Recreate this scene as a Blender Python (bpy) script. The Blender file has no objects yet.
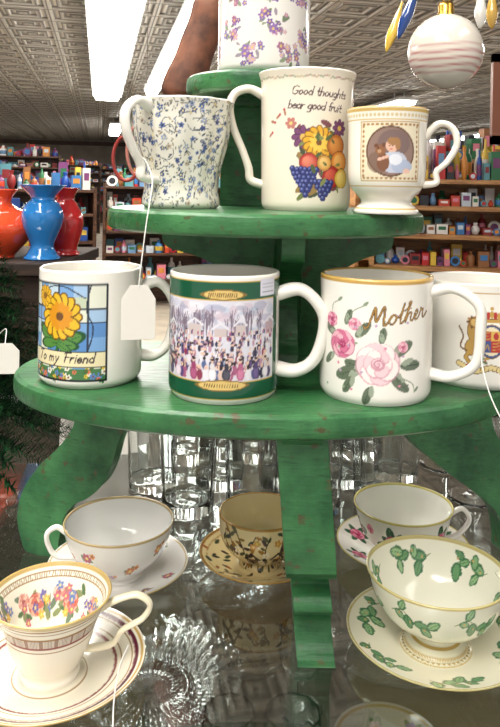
import bpy, math, random
import numpy as np
from math import sin, cos, pi, radians
from mathutils import Vector, Matrix
R = random.Random(7)

sc = bpy.context.scene
sc.view_settings.view_transform = 'Standard'

# ------------------------------------------------------------------ helpers
def lin(c):
    c = np.asarray(c, float) / 255.0
    return np.where(c <= .04045, c / 12.92, ((c + .055) / 1.055) ** 2.4)

def cr(pts, n=8, closed=False):
    p = np.asarray(pts, float)
    if closed:
        q = np.vstack([p[-1:], p, p[:2]])
    else:
        q = np.vstack([2 * p[:1] - p[1:2], p, 2 * p[-1:] - p[-2:-1]])
    out = []
    m = len(q) - 3
    for i in range(m):
        a, b, c, d = q[i], q[i + 1], q[i + 2], q[i + 3]
        for k in range(n):
            t = k / n
            out.append(.5 * (2 * b + (c - a) * t + (2 * a - 5 * b + 4 * c - d) * t * t + (3 * b - a - 3 * c + d) * t ** 3))
    if not closed:
        out.append(p[-1])
    return np.array(out)

def resample(p, step):
    p = np.asarray(p, float)
    d = np.r_[0, np.cumsum(np.linalg.norm(np.diff(p, axis=0), axis=1))]
    n = max(2, int(d[-1] / step) + 1)
    t = np.linspace(0, d[-1], n)
    return np.stack([np.interp(t, d, p[:, k]) for k in range(p.shape[1])], 1)

class MB:
    def __init__(s):
        s.v = []; s.f = []; s.c = []; s.n = 0
    def add(s, V, F, C):
        V = np.asarray(V, float).reshape(-1, 3)
        C = np.broadcast_to(np.asarray(C, float), V.shape)
        s.v.append(V); s.c.append(C)
        o = s.n
        s.f.extend([tuple(int(i) + o for i in f) for f in F])
        s.n += len(V)
    def grid(s, P, C, wrap=True):
        n, m = P.shape[:2]
        idx = np.arange(n * m).reshape(n, m)
        if wrap:
            nx = np.roll(idx, -1, axis=1)
            F = np.stack([idx[:-1], nx[:-1], nx[1:], idx[1:]], -1).reshape(-1, 4)
        else:
            F = np.stack([idx[:-1, :-1], idx[:-1, 1:], idx[1:, 1:], idx[1:, :-1]], -1).reshape(-1, 4)
        C = np.broadcast_to(np.asarray(C, float), P.shape)
        s.add(P.reshape(-1, 3), F.tolist(), C.reshape(-1, 3))
    def rev(s, prof, c=(0, 0, 0), col=(.8, .8, .8), seg=48, flute=None):
        prof = np.asarray(prof, float)
        th = np.linspace(0, 2 * pi, seg, endpoint=False)
        r = np.maximum(prof[:, 0], 1e-5)[:, None] * np.ones(seg)
        if flute:
            r = r * (1 + flute[1] * np.cos(flute[0] * th))
        P = np.stack([c[0] + r * np.sin(th), c[1] - r * np.cos(th), c[2] + prof[:, 1][:, None] * np.ones(seg)], -1)
        s.grid(P, col)
    def sweep(s, pts, b, ra, rb, col, seg=12, taper=None):
        p = np.asarray(pts, float); b = np.asarray(b, float); b = b / np.linalg.norm(b)
        t = np.gradient(p, axis=0); t /= np.linalg.norm(t, axis=1)[:, None] + 1e-12
        n = np.cross(b, t); n /= np.linalg.norm(n, axis=1)[:, None] + 1e-12
        k = np.ones(len(p)) if taper is None else np.interp(np.linspace(0, 1, len(p)), np.linspace(0, 1, len(taper)), taper)
        a = np.linspace(0, 2 * pi, seg, endpoint=False)
        P = p[:, None, :] + (k[:, None] * np.cos(a))[..., None] * ra * n[:, None, :] + (k[:, None] * np.sin(a))[..., None] * rb * b
        s.grid(P, col)
        s.add(P[0], [tuple(range(seg))], col); s.add(P[-1], [tuple(range(seg))], col)
    def box(s, c, d, col, rot=0):
        x, y, z = [k / 2 for k in d]
        V = np.array([(i * x, j * y, k * z) for k in (-1, 1) for i, j in ((-1, -1), (1, -1), (1, 1), (-1, 1))], float)
        if rot:
            V = V @ np.array([[cos(rot), sin(rot), 0], [-sin(rot), cos(rot), 0], [0, 0, 1]])
        V += np.array(c)
        s.add(V, [(0, 3, 2, 1), (4, 5, 6, 7), (0, 1, 5, 4), (1, 2, 6, 5), (2, 3, 7, 6), (3, 0, 4, 7)], col)
    def extrude(s, out, o, d, nrm, th, col, lean=None):
        """outline (r,z) in vertical plane through o along horizontal dir d"""
        out = np.asarray(out, float); o = np.array(o, float); d = np.array(d, float); nrm = np.array(nrm, float)
        base = o + out[:, :1] * d + np.array([0, 0, 1.]) * out[:, 1:2]
        if lean is not None:
            base = base + lean[0] * (out[:, 1:2] - lean[1]) * np.array([1., 0, 0])
        A = base + nrm * th / 2; B = base - nrm * th / 2
        n = len(out)
        F = [tuple(range(n)), tuple(range(2 * n - 1, n - 1, -1))] + [(i, (i + 1) % n, n + (i + 1) % n, n + i) for i in range(n)]
        s.add(np.vstack([A, B]), F, col)
    def make(s, name, mat, loc=(0, 0, 0), rot=0, smooth=True, sharp=None, bevel=None, parent=None):
        V = np.vstack(s.v); C = np.vstack(s.c)
        me = bpy.data.meshes.new(name)
        me.from_pydata(V.tolist(), [], s.f)
        ca = me.color_attributes.new('Col', 'FLOAT_COLOR', 'POINT')
        ca.data.foreach_set('color', np.hstack([C, np.ones((len(C), 1))]).ravel())
        me.polygons.foreach_set('use_smooth', [smooth] * len(me.polygons))
        if sharp: me.set_sharp_from_angle(angle=radians(sharp))
        me.materials.append(mat)
        ob = bpy.data.objects.new(name, me)
        ob.location = loc; ob.rotation_euler[2] = radians(rot)
        sc.collection.objects.link(ob)
        if bevel:
            m = ob.modifiers.new('b', 'BEVEL'); m.width = bevel; m.segments = 2; m.limit_method = 'ANGLE'
        if parent: ob.parent = parent
        return ob

# ------------------------------------------------------------------ painting canvas (mm units)
class Cv:
    def __init__(s, w, h, base, res=4, y0=0):
        s.res = res; s.w = w; s.h = h; s.y0 = y0
        s.a = np.zeros((int(h * res) + 1, int(w * res) + 1, 3)); s.a[:] = base
    def _bb(s, x0, x1, y0, y1):
        H, W = s.a.shape[:2]
        i0 = max(0, int((x0 + s.w / 2) * s.res) - 1); i1 = min(W, int((x1 + s.w / 2) * s.res) + 2)
        j0 = max(0, int((y0 - s.y0) * s.res) - 1); j1 = min(H, int((y1 - s.y0) * s.res) + 2)
        if i1 <= i0 or j1 <= j0: return None
        X, Y = np.meshgrid(np.arange(i0, i1) / s.res - s.w / 2, np.arange(j0, j1) / s.res + s.y0)
        return X, Y, (slice(j0, j1), slice(i0, i1))
    def _put(s, sl, m, col, al=1):
        a = s.a[sl]; k = (np.clip(m, 0, 1) * al)[..., None]
        s.a[sl] = a * (1 - k) + np.array(col, float) * k
    def ell(s, cx, cy, rx, ry, col, rot=0, al=1):
        m = max(rx, ry); b = s._bb(cx - m, cx + m, cy - m, cy + m)
        if not b: return
        X, Y, sl = b; X = X - cx; Y = Y - cy; c, n = cos(rot), sin(rot)
        d = np.sqrt(((X * c + Y * n) / rx) ** 2 + ((-X * n + Y * c) / ry) ** 2)
        s._put(sl, (1 - d) * min(rx, ry) * s.res + .5, col, al)
    def rect(s, x0, y0, x1, y1, col, al=1):
        b = s._bb(x0, x1, y0, y1)
        if not b: return
        X, Y, sl = b
        s._put(sl, ((X >= x0) & (X <= x1) & (Y >= y0) & (Y <= y1)).astype(float), col, al)
    def line(s, pts, w, col, al=1):
        for (x0, y0), (x1, y1) in zip(pts[:-1], pts[1:]):
            b = s._bb(min(x0, x1) - w, max(x0, x1) + w, min(y0, y1) - w, max(y0, y1) + w)
            if not b: continue
            X, Y, sl = b; dx, dy = x1 - x0, y1 - y0; L = dx * dx + dy * dy + 1e-9
            t = np.clip(((X - x0) * dx + (Y - y0) * dy) / L, 0, 1)
            d = np.hypot(X - x0 - t * dx, Y - y0 - t * dy)
            s._put(sl, (w / 2 - d) * s.res + .5, col, al)
    def flower(s, x, y, r, col, cen, n=6, a0=0., edge=None):
        for k in range(n):
            a = a0 + 2 * pi * k / n
            if edge is not None:
                s.ell(x + cos(a) * r * .58, y + sin(a) * r * .58, r * .5, r * .3, edge, a)
            s.ell(x + cos(a) * r * .58, y + sin(a) * r * .58, r * .43, r * .23 if n > 7 else r * .33, col, a)
        s.ell(x, y, r * .3, r * .3, cen)
    def leaf(s, x, y, L, a, col, vein=None):
        s.ell(x + cos(a) * L / 2, y + sin(a) * L / 2, L / 2, L / 4.5, col, a)
        if vein is not None: s.line([(x, y), (x + cos(a) * L * .9, y + sin(a) * L * .9)], .4, vein)
    def rose(s, x, y, r, light, mid, dark, rr):
        for k in range(8):
            a = k * 2 * pi / 8 + .3
            px, py = x + cos(a) * r * .55, y + sin(a) * r * .48
            s.ell(px, py, r * .42, r * .5, dark, a, .55)
            s.ell(px - cos(a) * r * .03, py + r * .03, r * .38, r * .46, light if k % 2 else mid, a)
            s.ell(px - cos(a) * r * .12, py - sin(a) * r * .12, r * .22, r * .34, mid, a, .6)
        for k in range(6):
            a = k * 2 * pi / 6; q = r * .34
            px, py = x + cos(a) * q, y + sin(a) * q
            s.ell(px, py, r * .27, r * .33, dark, a, .6); s.ell(px, py + r * .03, r * .23, r * .29, mid if k % 2 else light, a)
        s.ell(x, y, r * .3, r * .27, dark, 0, .8); s.ell(x, y + r * .05, r * .24, r * .18, mid)
        s.line([(x + r * .22 * (1 - t) * cos(t * 9), y + r * .2 * (1 - t) * sin(t * 9)) for t in np.linspace(0, .9, 16)], max(.5, r * .06), dark)
    def text(s, x, y, size, st, col, w, slant=.15, ang=0., track=1.):
        ca, sa = cos(ang), sin(ang); cx = 0
        for ch in st:
            if ch in FONT:
                gw, strokes = FONT[ch]
                for stx in strokes:
                    P = [((cx + px + slant * py) * size, py * size) for px, py in stx]
                    s.line([(x + p * ca - q * sa, y + p * sa + q * ca) for p, q in P], w, col)
                cx += gw * track
            else:
                cx += .4 * track
    def sample(s, x, y):
        i = np.clip(np.round((x + s.w / 2) * s.res).astype(int), 0, s.a.shape[1] - 1)
        j = np.clip(np.round((y - s.y0) * s.res).astype(int), 0, s.a.shape[0] - 1)
        return lin(s.a[j, i])

O = [(.25, 0), (.08, .1), (.04, .25), (.08, .4), (.25, .5), (.42, .4), (.46, .25), (.42, .1), (.25, 0)]
FONT = {
 'o': (.62, [O]), 'a': (.62, [O, [(.46, .5), (.46, 0)]]), 'b': (.62, [[(.05, 1), (.05, 0)], O]), 'd': (.62, [O, [(.46, 1), (.46, 0)]]),
 'e': (.6, [[(.05, .27), (.45, .27), (.42, .42), (.25, .5), (.08, .4), (.05, .2), (.15, .03), (.3, 0), (.45, .08)]]),
 'f': (.45, [[(.42, .92), (.28, 1), (.2, .85), (.2, 0)], [(.05, .5), (.38, .5)]]),
 'g': (.62, [O, [(.46, .5), (.46, -.2), (.3, -.35), (.1, -.28)]]),
 'h': (.6, [[(.05, 1), (.05, 0)], [(.05, .35), (.25, .5), (.42, .38), (.42, 0)]]),
 'i': (.25, [[(.1, .5), (.1, 0)], [(.1, .7), (.1, .74)]]),
 'm': (.78, [[(.05, .5), (.05, 0)], [(.05, .35), (.2, .5), (.32, .38), (.32, 0)], [(.32, .35), (.47, .5), (.6, .38), (.6, 0)]]),
 'n': (.6, [[(.05, .5), (.05, 0)], [(.05, .35), (.25, .5), (.42, .38), (.42, 0)]]),
 'r': (.48, [[(.05, .5), (.05, 0)], [(.05, .3), (.2, .48), (.36, .48)]]),
 's': (.52, [[(.4, .45), (.2, .5), (.07, .4), (.2, .27), (.38, .18), (.35, .04), (.2, 0), (.05, .05)]]),
 't': (.48, [[(.2, .85), (.2, .1), (.3, 0), (.4, .03)], [(.05, .5), (.38, .5)]]),
 'u': (.6, [[(.05, .5), (.05, .15), (.2, 0), (.4, .12)], [(.42, .5), (.42, 0)]]),
 'y': (.58, [[(.05, .5), (.22, .05)], [(.42, .5), (.2, -.1), (.05, -.35)]]),
 'G': (.9, [[(.7, .85), (.45, 1), (.15, .85), (.05, .5), (.15, .12), (.45, 0), (.7, .15), (.7, .45), (.45, .45)]]),
 'M': (1.15, [[(-.2, .1), (-.1, -.02), (.08, .12), (.3, 1), (.45, .25), (.8, 1), (.88, .1), (1., .03), (1.1, .12)]]),
 'T': (.75, [[(.0, .85), (.2, 1), (.7, 1)], [(.38, 1), (.3, 0)]]),
 'F': (.75, [[(.05, .9), (.2, 1), (.7, 1)], [(.25, 1), (.2, 0)], [(.2, .52), (.55, .52)]]),
}
# joined-up script strokes for "other" (one continuous hand)
SCRIPT = [(1.08, .10), (1.16, .22), (1.30, .45), (1.42, .48), (1.30, .46), (1.18, .28), (1.22, .06), (1.38, .0), (1.52, .14), (1.55, .34), (1.46, .46), (1.58, .36), (1.72, .34),
          (1.84, .60), (1.94, .98), (1.86, .5), (1.80, .1), (1.90, .0), (2.04, .1), (2.20, .5), (2.34, .86), (2.36, 1.02), (2.27, 1.0), (2.20, .6), (2.14, .02), (2.22, .3), (2.36, .48), (2.46, .40), (2.44, .1), (2.54, .0),
          (2.68, .12), (2.84, .26), (2.92, .40), (2.84, .50), (2.72, .38), (2.70, .14), (2.82, .0), (3.0, .08), (3.14, .34), (3.18, .52), (3.24, .42), (3.38, .44), (3.36, .2), (3.42, .0), (3.60, .06), (3.80, .22)]

# ------------------------------------------------------------------ materials
def mat(name):
    m = bpy.data.materials.new(name); m.use_nodes = True
    nt = m.node_tree; b = nt.nodes['Principled BSDF']
    return m, nt, b
def attr_mat(name, rough, coat=0., bump=0., spec=.5):
    m, nt, b = mat(name)
    a = nt.nodes.new('ShaderNodeVertexColor'); a.layer_name = 'Col'
    nt.links.new(a.outputs[0], b.inputs['Base Color'])
    b.inputs['Roughness'].default_value = rough
    b.inputs['Coat Weight'].default_value = coat
    b.inputs['Coat Roughness'].default_value = .05
    b.inputs['Specular IOR Level'].default_value = spec
    if bump:
        t = nt.nodes.new('ShaderNodeTexNoise'); t.inputs['Scale'].default_value = 60
        u = nt.nodes.new('ShaderNodeBump'); u.inputs['Strength'].default_value = bump; u.inputs['Distance'].default_value = .002
        nt.links.new(t.outputs[0], u.inputs['Height']); nt.links.new(u.outputs[0], b.inputs['Normal'])
    return m
PORC = attr_mat('porcelain_glaze', .14, .3)
GOODS = attr_mat('printed_goods', .4)
CARD = attr_mat('card_stock', .7)
NEEDLE = attr_mat('pine_needles', .9, spec=.1)
TIN = attr_mat('painted_tin', .45)
GLOSSY = attr_mat('glossy_glass_paint', .08, .6)

def noise_mat(name, c1, c2, scale, rough=.5, stretch=(1, 1, 1), bump=.2, detail=6, lo=.35, hi=.65, coat=0):
    m, nt, b = mat(name)
    tc = nt.nodes.new('ShaderNodeTexCoord'); mp = nt.nodes.new('ShaderNodeMapping'); mp.inputs['Scale'].default_value = stretch
    t = nt.nodes.new('ShaderNodeTexNoise'); t.inputs['Scale'].default_value = scale; t.inputs['Detail'].default_value = detail
    r = nt.nodes.new('ShaderNodeValToRGB')
    r.color_ramp.elements[0].position = lo; r.color_ramp.elements[1].position = hi
    r.color_ramp.elements[0].color = (*lin(c1), 1); r.color_ramp.elements[1].color = (*lin(c2), 1)
    u = nt.nodes.new('ShaderNodeBump'); u.inputs['Strength'].default_value = bump; u.inputs['Distance'].default_value = .003
    L = nt.links.new
    L(tc.outputs['Object'], mp.inputs[0]); L(mp.outputs[0], t.inputs[0]); L(t.outputs[0], r.inputs[0]); L(r.outputs[0], b.inputs['Base Color'])
    L(t.outputs[0], u.inputs['Height']); L(u.outputs[0], b.inputs['Normal'])
    b.inputs['Roughness'].default_value = rough; b.inputs['Coat Weight'].default_value = coat
    return m

def green_paint():
    m, nt, b = mat('worn_green_paint'); L = nt.links.new
    tc = nt.nodes.new('ShaderNodeTexCoord')
    n1 = nt.nodes.new('ShaderNodeTexNoise'); n1.inputs['Scale'].default_value = 26; n1.inputs['Detail'].default_value = 10; n1.inputs['Roughness'].default_value = .65
    mp = nt.nodes.new('ShaderNodeMapping'); mp.inputs['Scale'].default_value = (1, 6, 6)
    n3 = nt.nodes.new('ShaderNodeTexNoise'); n3.inputs['Scale'].default_value = 45; n3.inputs['Detail'].default_value = 4
    r1 = nt.nodes.new('ShaderNodeValToRGB'); e = r1.color_ramp.elements
    e[0].position = .32; e[0].color = (*lin((24, 78, 42)), 1); e[1].position = .72; e[1].color = (*lin((70, 130, 78)), 1)
    n2 = nt.nodes.new('ShaderNodeTexNoise'); n2.inputs['Scale'].default_value = 110; n2.inputs['Detail'].default_value = 8
    r2 = nt.nodes.new('ShaderNodeValToRGB'); e = r2.color_ramp.elements
    e[0].position = .62; e[0].color = (0, 0, 0, 1); e[1].position = .68; e[1].color = (1, 1, 1, 1)
    mx = nt.nodes.new('ShaderNodeMix'); mx.data_type = 'RGBA'; mx.inputs[7].default_value = (*lin((80, 78, 48)), 1)
    # long thin wood-grain streaks showing through the paint
    r3 = nt.nodes.new('ShaderNodeValToRGB'); e = r3.color_ramp.elements
    e[0].position = .60; e[0].color = (0, 0, 0, 1); e[1].position = .72; e[1].color = (.55, .55, .55, 1)
    mx2 = nt.nodes.new('ShaderNodeMix'); mx2.data_type = 'RGBA'; mx2.inputs[7].default_value = (*lin((20, 56, 34)), 1)
    u = nt.nodes.new('ShaderNodeBump'); u.inputs['Strength'].default_value = .5; u.inputs['Distance'].default_value = .0015
    L(tc.outputs['Object'], n1.inputs[0]); L(tc.outputs['Object'], n2.inputs[0]); L(tc.outputs['Object'], mp.inputs[0]); L(mp.outputs[0], n3.inputs[0])
    L(n1.outputs[0], r1.inputs[0]); L(n2.outputs[0], r2.inputs[0]); L(n3.outputs[0], r3.inputs[0])
    L(r3.outputs[0], mx2.inputs[0]); L(r1.outputs[0], mx2.inputs[6])
    L(r2.outputs[0], mx.inputs[0]); L(mx2.outputs[2], mx.inputs[6]); L(mx.outputs[2], b.inputs['Base Color'])
    L(n3.outputs[0], u.inputs['Height']); L(u.outputs[0], b.inputs['Normal'])
    b.inputs['Roughness'].default_value = .34
    return m
GREEN = green_paint()

def thin_glass(name, tint, f0, f1, rough=.02):
    m = bpy.data.materials.new(name); m.use_nodes = True; nt = m.node_tree; nt.nodes.clear(); L = nt.links.new
    o = nt.nodes.new('ShaderNodeOutputMaterial'); mx = nt.nodes.new('ShaderNodeMixShader')
    t = nt.nodes.new('ShaderNodeBsdfTransparent'); t.inputs[0].default_value = (*tint, 1)
    g = nt.nodes.new('ShaderNodeBsdfGlossy'); g.inputs['Roughness'].default_value = rough; g.inputs[0].default_value = (.95, .97, .97, 1)
    lw = nt.nodes.new('ShaderNodeLayerWeight'); lw.inputs[0].default_value = .45
    mr = nt.nodes.new('ShaderNodeMapRange'); mr.inputs[3].default_value = f0; mr.inputs[4].default_value = f1
    L(lw.outputs['Facing'], mr.inputs[0]); L(mr.outputs[0], mx.inputs[0]); L(t.outputs[0], mx.inputs[1]); L(g.outputs[0], mx.inputs[2]); L(mx.outputs[0], o.inputs[0])
    return m
PGLASS = thin_glass('pressed_glass', (.93, .95, .95), .08, .75)
TOPGLASS = thin_glass('counter_glass', (.86, .88, .87), .04, .36)
def real_glass():
    m = bpy.data.materials.new('clear_glass'); m.use_nodes = True; nt = m.node_tree; nt.nodes.clear()
    o = nt.nodes.new('ShaderNodeOutputMaterial'); g = nt.nodes.new('ShaderNodeBsdfGlass'); g.inputs['IOR'].default_value = 1.47; g.inputs['Roughness'].default_value = .01
    g.inputs[0].default_value = (.98, .99, .985, 1); nt.links.new(g.outputs[0], o.inputs[0]); return m
GLASS = real_glass()

def emis(name, col, s):
    m, nt, b = mat(name)
    b.inputs['Emission Color'].default_value = (*col, 1); b.inputs['Emission Strength'].default_value = s
    return m
TUBE = emis('fluorescent_tube', (1, .97, .91), 24)
def metal(name, col, rough):
    m, nt, b = mat(name); b.inputs['Base Color'].default_value = (*lin(col), 1)
    b.inputs['Metallic'].default_value = 1; b.inputs['Roughness'].default_value = rough
    return m
STEEL = metal('brushed_steel', (190, 190, 188), .3)
GOLD = metal('gold_metal', (215, 170, 80), .25)
WOODD = noise_mat('dark_wood', (52, 32, 22), (96, 62, 40), 8, .45, (1, 1, 8), .1)
WOODM = noise_mat('walnut_matte', (34, 22, 16), (60, 40, 28), 8, .8, (1, 1, 8), .1)
WOODL = noise_mat('oak_wood', (150, 100, 58), (196, 146, 92), 8, .45, (1, 1, 10), .1)

# ------------------------------------------------------------------ ceramics
WHITE = (240, 236, 228)
th_d = np.concatenate([np.linspace(radians(-112), radians(112), 280), np.linspace(radians(112), radians(248), 42)[1:-1]])
th_u = np.linspace(0, 2 * pi, 330, endpoint=False)

def vessel(name, loc, rot, outer, wall, cv, r0, inner=None, incol=WHITE, handles=(), flute=None, bottom=.004, rimcol=None, hcol=WHITE):
    """outer: profile (r,z) foot edge to rim (m). inner canvas: x=arc mm, y=mm down the inside wall from the rim."""
    m = MB()
    op = resample(cr(outer, 10), .0008)
    foot = resample([(0, .002), (outer[0][0] * .85, .002), (outer[0][0] * .9, 0), (outer[0][0], 0)], .004)
    def ring(prof, colf, th=th_d):
        r = np.maximum(prof[:, 0], 1e-5)[:, None] * np.ones(len(th)); z = prof[:, 1][:, None] * np.ones(len(th))
        T = np.ones(len(prof))[:, None] * th
        if flute: r = r * (1 + flute(T, z))
        X = r * np.sin(T); Y = -r * np.cos(T)
        m.grid(np.stack([X, Y, z], -1), colf(np.where(T > pi, T - 2 * pi, T), z))
    ring(np.vstack([foot, op[:1]]), lambda T, z: lin(WHITE))
    ring(op, lambda T, z: cv.sample(T * r0 * 1000, z * 1000))
    rt, zt = op[-1]
    rr = [(rt - wall * .5 * (1 - cos(a)), zt + wall * .5 * sin(a)) for a in np.linspace(0, pi, 7)]
    ring(np.array(rr), lambda T, z: lin(rimcol or incol))
    ip = op[::-1][:, :].copy(); ip[:, 0] -= wall
    zb = op[0, 1] + bottom
    ip = ip[(ip[:, 1] > zb) & (ip[:, 0] > .003)]
    ip = np.vstack([ip, resample([(ip[-1, 0], ip[-1, 1]), (ip[-1, 0] * .6, zb), (0, zb)], .001)])
    if inner is None:
        ring(ip, lambda T, z: lin(incol))
    else:
        s = np.r_[0, np.cumsum(np.linalg.norm(np.diff(ip, axis=0), axis=1))] * 1000
        ring(ip, lambda T, z: inner.sample(T * r0 * 1000, s[:, None] * np.ones_like(T)), th_u)
    for ang, pts, ra, rb, tp in handles:
        a = radians(ang); d = np.array([sin(a), -cos(a), 0.])
        q = cr(pts, 10)
        P = q[:, :1] * d + q[:, 1:2] * np.array([0, 0, 1.])
        m.sweep(P, np.cross(d, [0, 0, 1]), ra, rb, lin(hcol), 16, tp)
    return m.make(name, PORC, (loc[0], loc[1], loc[2] + .0003), rot, True)

def cylmug(r, h, flare=0., foot=.9):
    return [(r * foot, 0), (r * .985, .004), (r, .01), (r, h * .3), (r, h * .6), (r, h * .85), (r + flare, h)]
def hpts(r, zt, zb, out, sq=0.):
    return [(r - .003, zt), (r + out * .45, zt + .004), (r + out * (.85 + sq * .1), zt - (zt - zb) * .12), (r + out, (zt * .6 + zb * .4)),
            (r + out * (.8 + sq * .1), zb + (zt - zb) * .16), (r + out * .4, zb - .001), (r - .003, zb)]
T3, T2, T1, GT = 1.236, 1.370, 1.488, 1.035

# A -- "To my Friend" stained-glass mug
rr = random.Random(1)
cv = Cv(252, 98, (241, 237, 229))
x0, x1, y0, y1 = -56, 12, 7, 78
cols_ = [(120, 165, 215), (165, 195, 226), (190, 212, 226), (226, 228, 212), (90, 140, 200), (196, 206, 180)]
xs = [-56, -46, -36, -25, -13, -2, 12]; ys = [7, 17, 28, 39, 50, 60, 69, 78]
for i in range(6):
    for j in range(7):
        cv.rect(xs[i], ys[j], xs[i + 1], ys[j + 1], rr.choice(cols_))
for i in (0, 1, 3, 5, 6): cv.line([(xs[i], y0), (xs[i], y1)], 1.1, (34, 40, 56))
for j in (0, 2, 4, 5, 7): cv.line([(x0, ys[j]), (x1, ys[j])], 1.0, (34, 40, 56))
cv.line(cr([(-2, 28), (2, 45), (-3, 60), (0, 78)], 6).tolist(), .9, (34, 40, 56)); cv.line(cr([(-46, 60), (-36, 74), (-20, 76), (-4, 68)], 6).tolist(), .9, (34, 40, 56))
cv.line([(-28, 20), (-25, 38), (-26, 56)], 1.8, (50, 110, 50))
for a, L in ((.3, 24), (2.6, 24), (.9, 19), (2.1, 18), (-.1, 18), (3.2, 18), (-.5, 14)):
    cv.leaf(-26, 34, L, a, (30, 80, 44)); cv.leaf(-26, 34, L * .85, a, (84, 138, 62), (30, 80, 40))
cv.flower(-24, 54, 17, (236, 188, 44), (140, 90, 36), 14, 0, (110, 74, 20))
cv.flower(-24, 54, 11, (220, 148, 34), (110, 72, 34), 12, .3)
cv.flower(-40, 68, 8, (232, 180, 50), (140, 96, 40), 11, 0, (110, 80, 20))
cv.rect(x0, y0, x1, 16, (70, 120, 70))
for k in range(56):
    cv.flower(rr.uniform(x0, x1), rr.uniform(y0, 17), rr.uniform(1.4, 2.8), rr.choice([(240, 205, 60), (90, 130, 200), (225, 120, 90), (240, 235, 220), (60, 110, 50)]), (120, 80, 30), 5)
cv.rect(x0, 17, x1, 28.5, (60, 70, 50)); cv.rect(x0, 18, x1, 27.5, (234, 222, 180))
cv.text(-47, 20.4, 7.4, 'To my Friend', (50, 40, 40), .9, .25)
cv.line([(x0, y0), (x1, y0), (x1, y1), (x0, y1), (x0, y0)], 1.4, (30, 35, 40))
vessel('coffee_mug', (-.124, .57, T3), 12, cylmug(.040, .086), .003, cv, .040,
       handles=[(93, hpts(.040, .070, .016, .027), .0042, .0065, [1.2, .9, 1, .9, 1.2])])

# B -- green banded mug with crowd scene
rr = random.Random(2)
cv = Cv(258, 92, (240, 236, 228))
G = (20, 84, 58); GD = (206, 172, 84)
cv.rect(-129, 73.5, 129, 86, G); cv.rect(-129, 4.5, 129, 16, G)
for z in (86.4, 73.2, 16.4, 4.2): cv.rect(-129, z - .45, 129, z + .45, GD)
for s0 in (-61, 45):
    cv.rect(s0 - 3, 15, s0 + 3, 75, G)
cv.rect(-57, 17, 41, 72.7, (218, 216, 228))
for k in range(110):
    cv.ell(rr.uniform(-56, 40), rr.uniform(52, 70), rr.uniform(3, 7), rr.uniform(1.6, 3.4), rr.choice([(180, 180, 206), (206, 204, 220), (164, 164, 190), (232, 230, 238), (186, 198, 216), (206, 186, 200)]), al=.6)
for k in range(34):
    x = rr.uniform(-55, 39); h = rr.uniform(4, 13)
    cv.line([(x, 47), (x + rr.uniform(-.6, .6), 53 + h)], .6, (104, 92, 110))
    for q in range(6): cv.line([(x, 50 + h * rr.random()), (x + rr.uniform(-4, 4), 54 + h + rr.uniform(-3, 3))], .45, (120, 106, 122), .8)
for k in range(5):
    x = -50 + k * 20 + rr.uniform(-4, 4); w_ = rr.uniform(6, 11); h = rr.uniform(5, 9)
    cv.rect(x, 48, x + w_, 48 + h, rr.choice([(186, 160, 170), (170, 150, 168), (204, 190, 190)])); cv.line([(x - 1, 48 + h), (x + w_ / 2, 52 + h), (x + w_ + 1, 48 + h)], 1.4, (226, 224, 232))
cv.rect(-57, 17, 41, 34, (214, 208, 218), .7)
for row in range(9):
    z = 50 - row * 3.6
    for k in range(46 - row * 3):
        x = rr.uniform(-56, 40); sc_ = .45 + row * .12
        c = rr.choice([(166, 92, 126), (94, 72, 124), (226, 220, 230), (50, 46, 72), (186, 140, 164), (206, 172, 192), (104, 88, 116), (84, 98, 146), (220, 190, 176), (140, 56, 80), (70, 60, 90), (230, 226, 234)])
        cv.ell(x, z, 1.5 * sc_, 2.9 * sc_, c); cv.ell(x, z + 3.6 * sc_, .95 * sc_, 1.05 * sc_, rr.choice([(225, 190, 170), (50, 40, 45), (225, 190, 170)]))
for k in range(90):
    x, z = rr.uniform(-56, 40), rr.uniform(18, 46); cv.line([(x, z), (x + rr.uniform(-1.6, 1.6), z + rr.uniform(1, 4))], .5, rr.choice([(50, 40, 60), (80, 60, 84), (236, 232, 238)]), .8)
for x, c in ((-46, (60, 48, 84)), (-37, (216, 198, 214)), (-22, (150, 66, 106)), (-8, (220, 214, 218)), (2, (54, 52, 68)), (12, (180, 100, 134)), (24, (82, 66, 116)), (33, (210, 202, 212))):
    cv.ell(x, 21.5, 3, 4.4, c); cv.ell(x, 22, 2.0, 3.8, tuple(min(255, q + 26) for q in c)); cv.ell(x, 27, 1.7, 2.8, c); cv.ell(x, 31., 1.2, 1.4, (228, 195, 175)); cv.ell(x, 32.1, 1.5, .8, (60, 45, 45)); cv.line([(x, 28), (x + 3.4, 25)], .8, c)
for zz, rx in ((77, 15), (14, 18)):
    cv.ell(-1, zz, rx + 2, 2.4, (150, 112, 50)); cv.ell(-1, zz, rx, 3.9, (130, 95, 40)); cv.ell(-1, zz, rx - 1, 3.1, (222, 192, 116))
    for k in range(14): cv.line([(-1 - rx * .7 + k * rx * .1, zz - 1.1), (-1 - rx * .7 + k * rx * .1 + .5, zz + 1.2)], .6, (90, 60, 30))
cv.rect(27, 75, 43, 87.5, (222, 222, 236))
for k in range(3): cv.line([(29, 78 + k * 3), (41, 78 + k * 3)], .5, (150, 150, 165))
vessel('coffee_mug', (-.0175, .540, T3), 2, cylmug(.0410, .0885, 0, .93), .003, cv, .0410,
       handles=[(82, hpts(.0410, .073, .018, .034), .0048, .0065, [1.2, .95, 1, .95, 1.2])])

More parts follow.
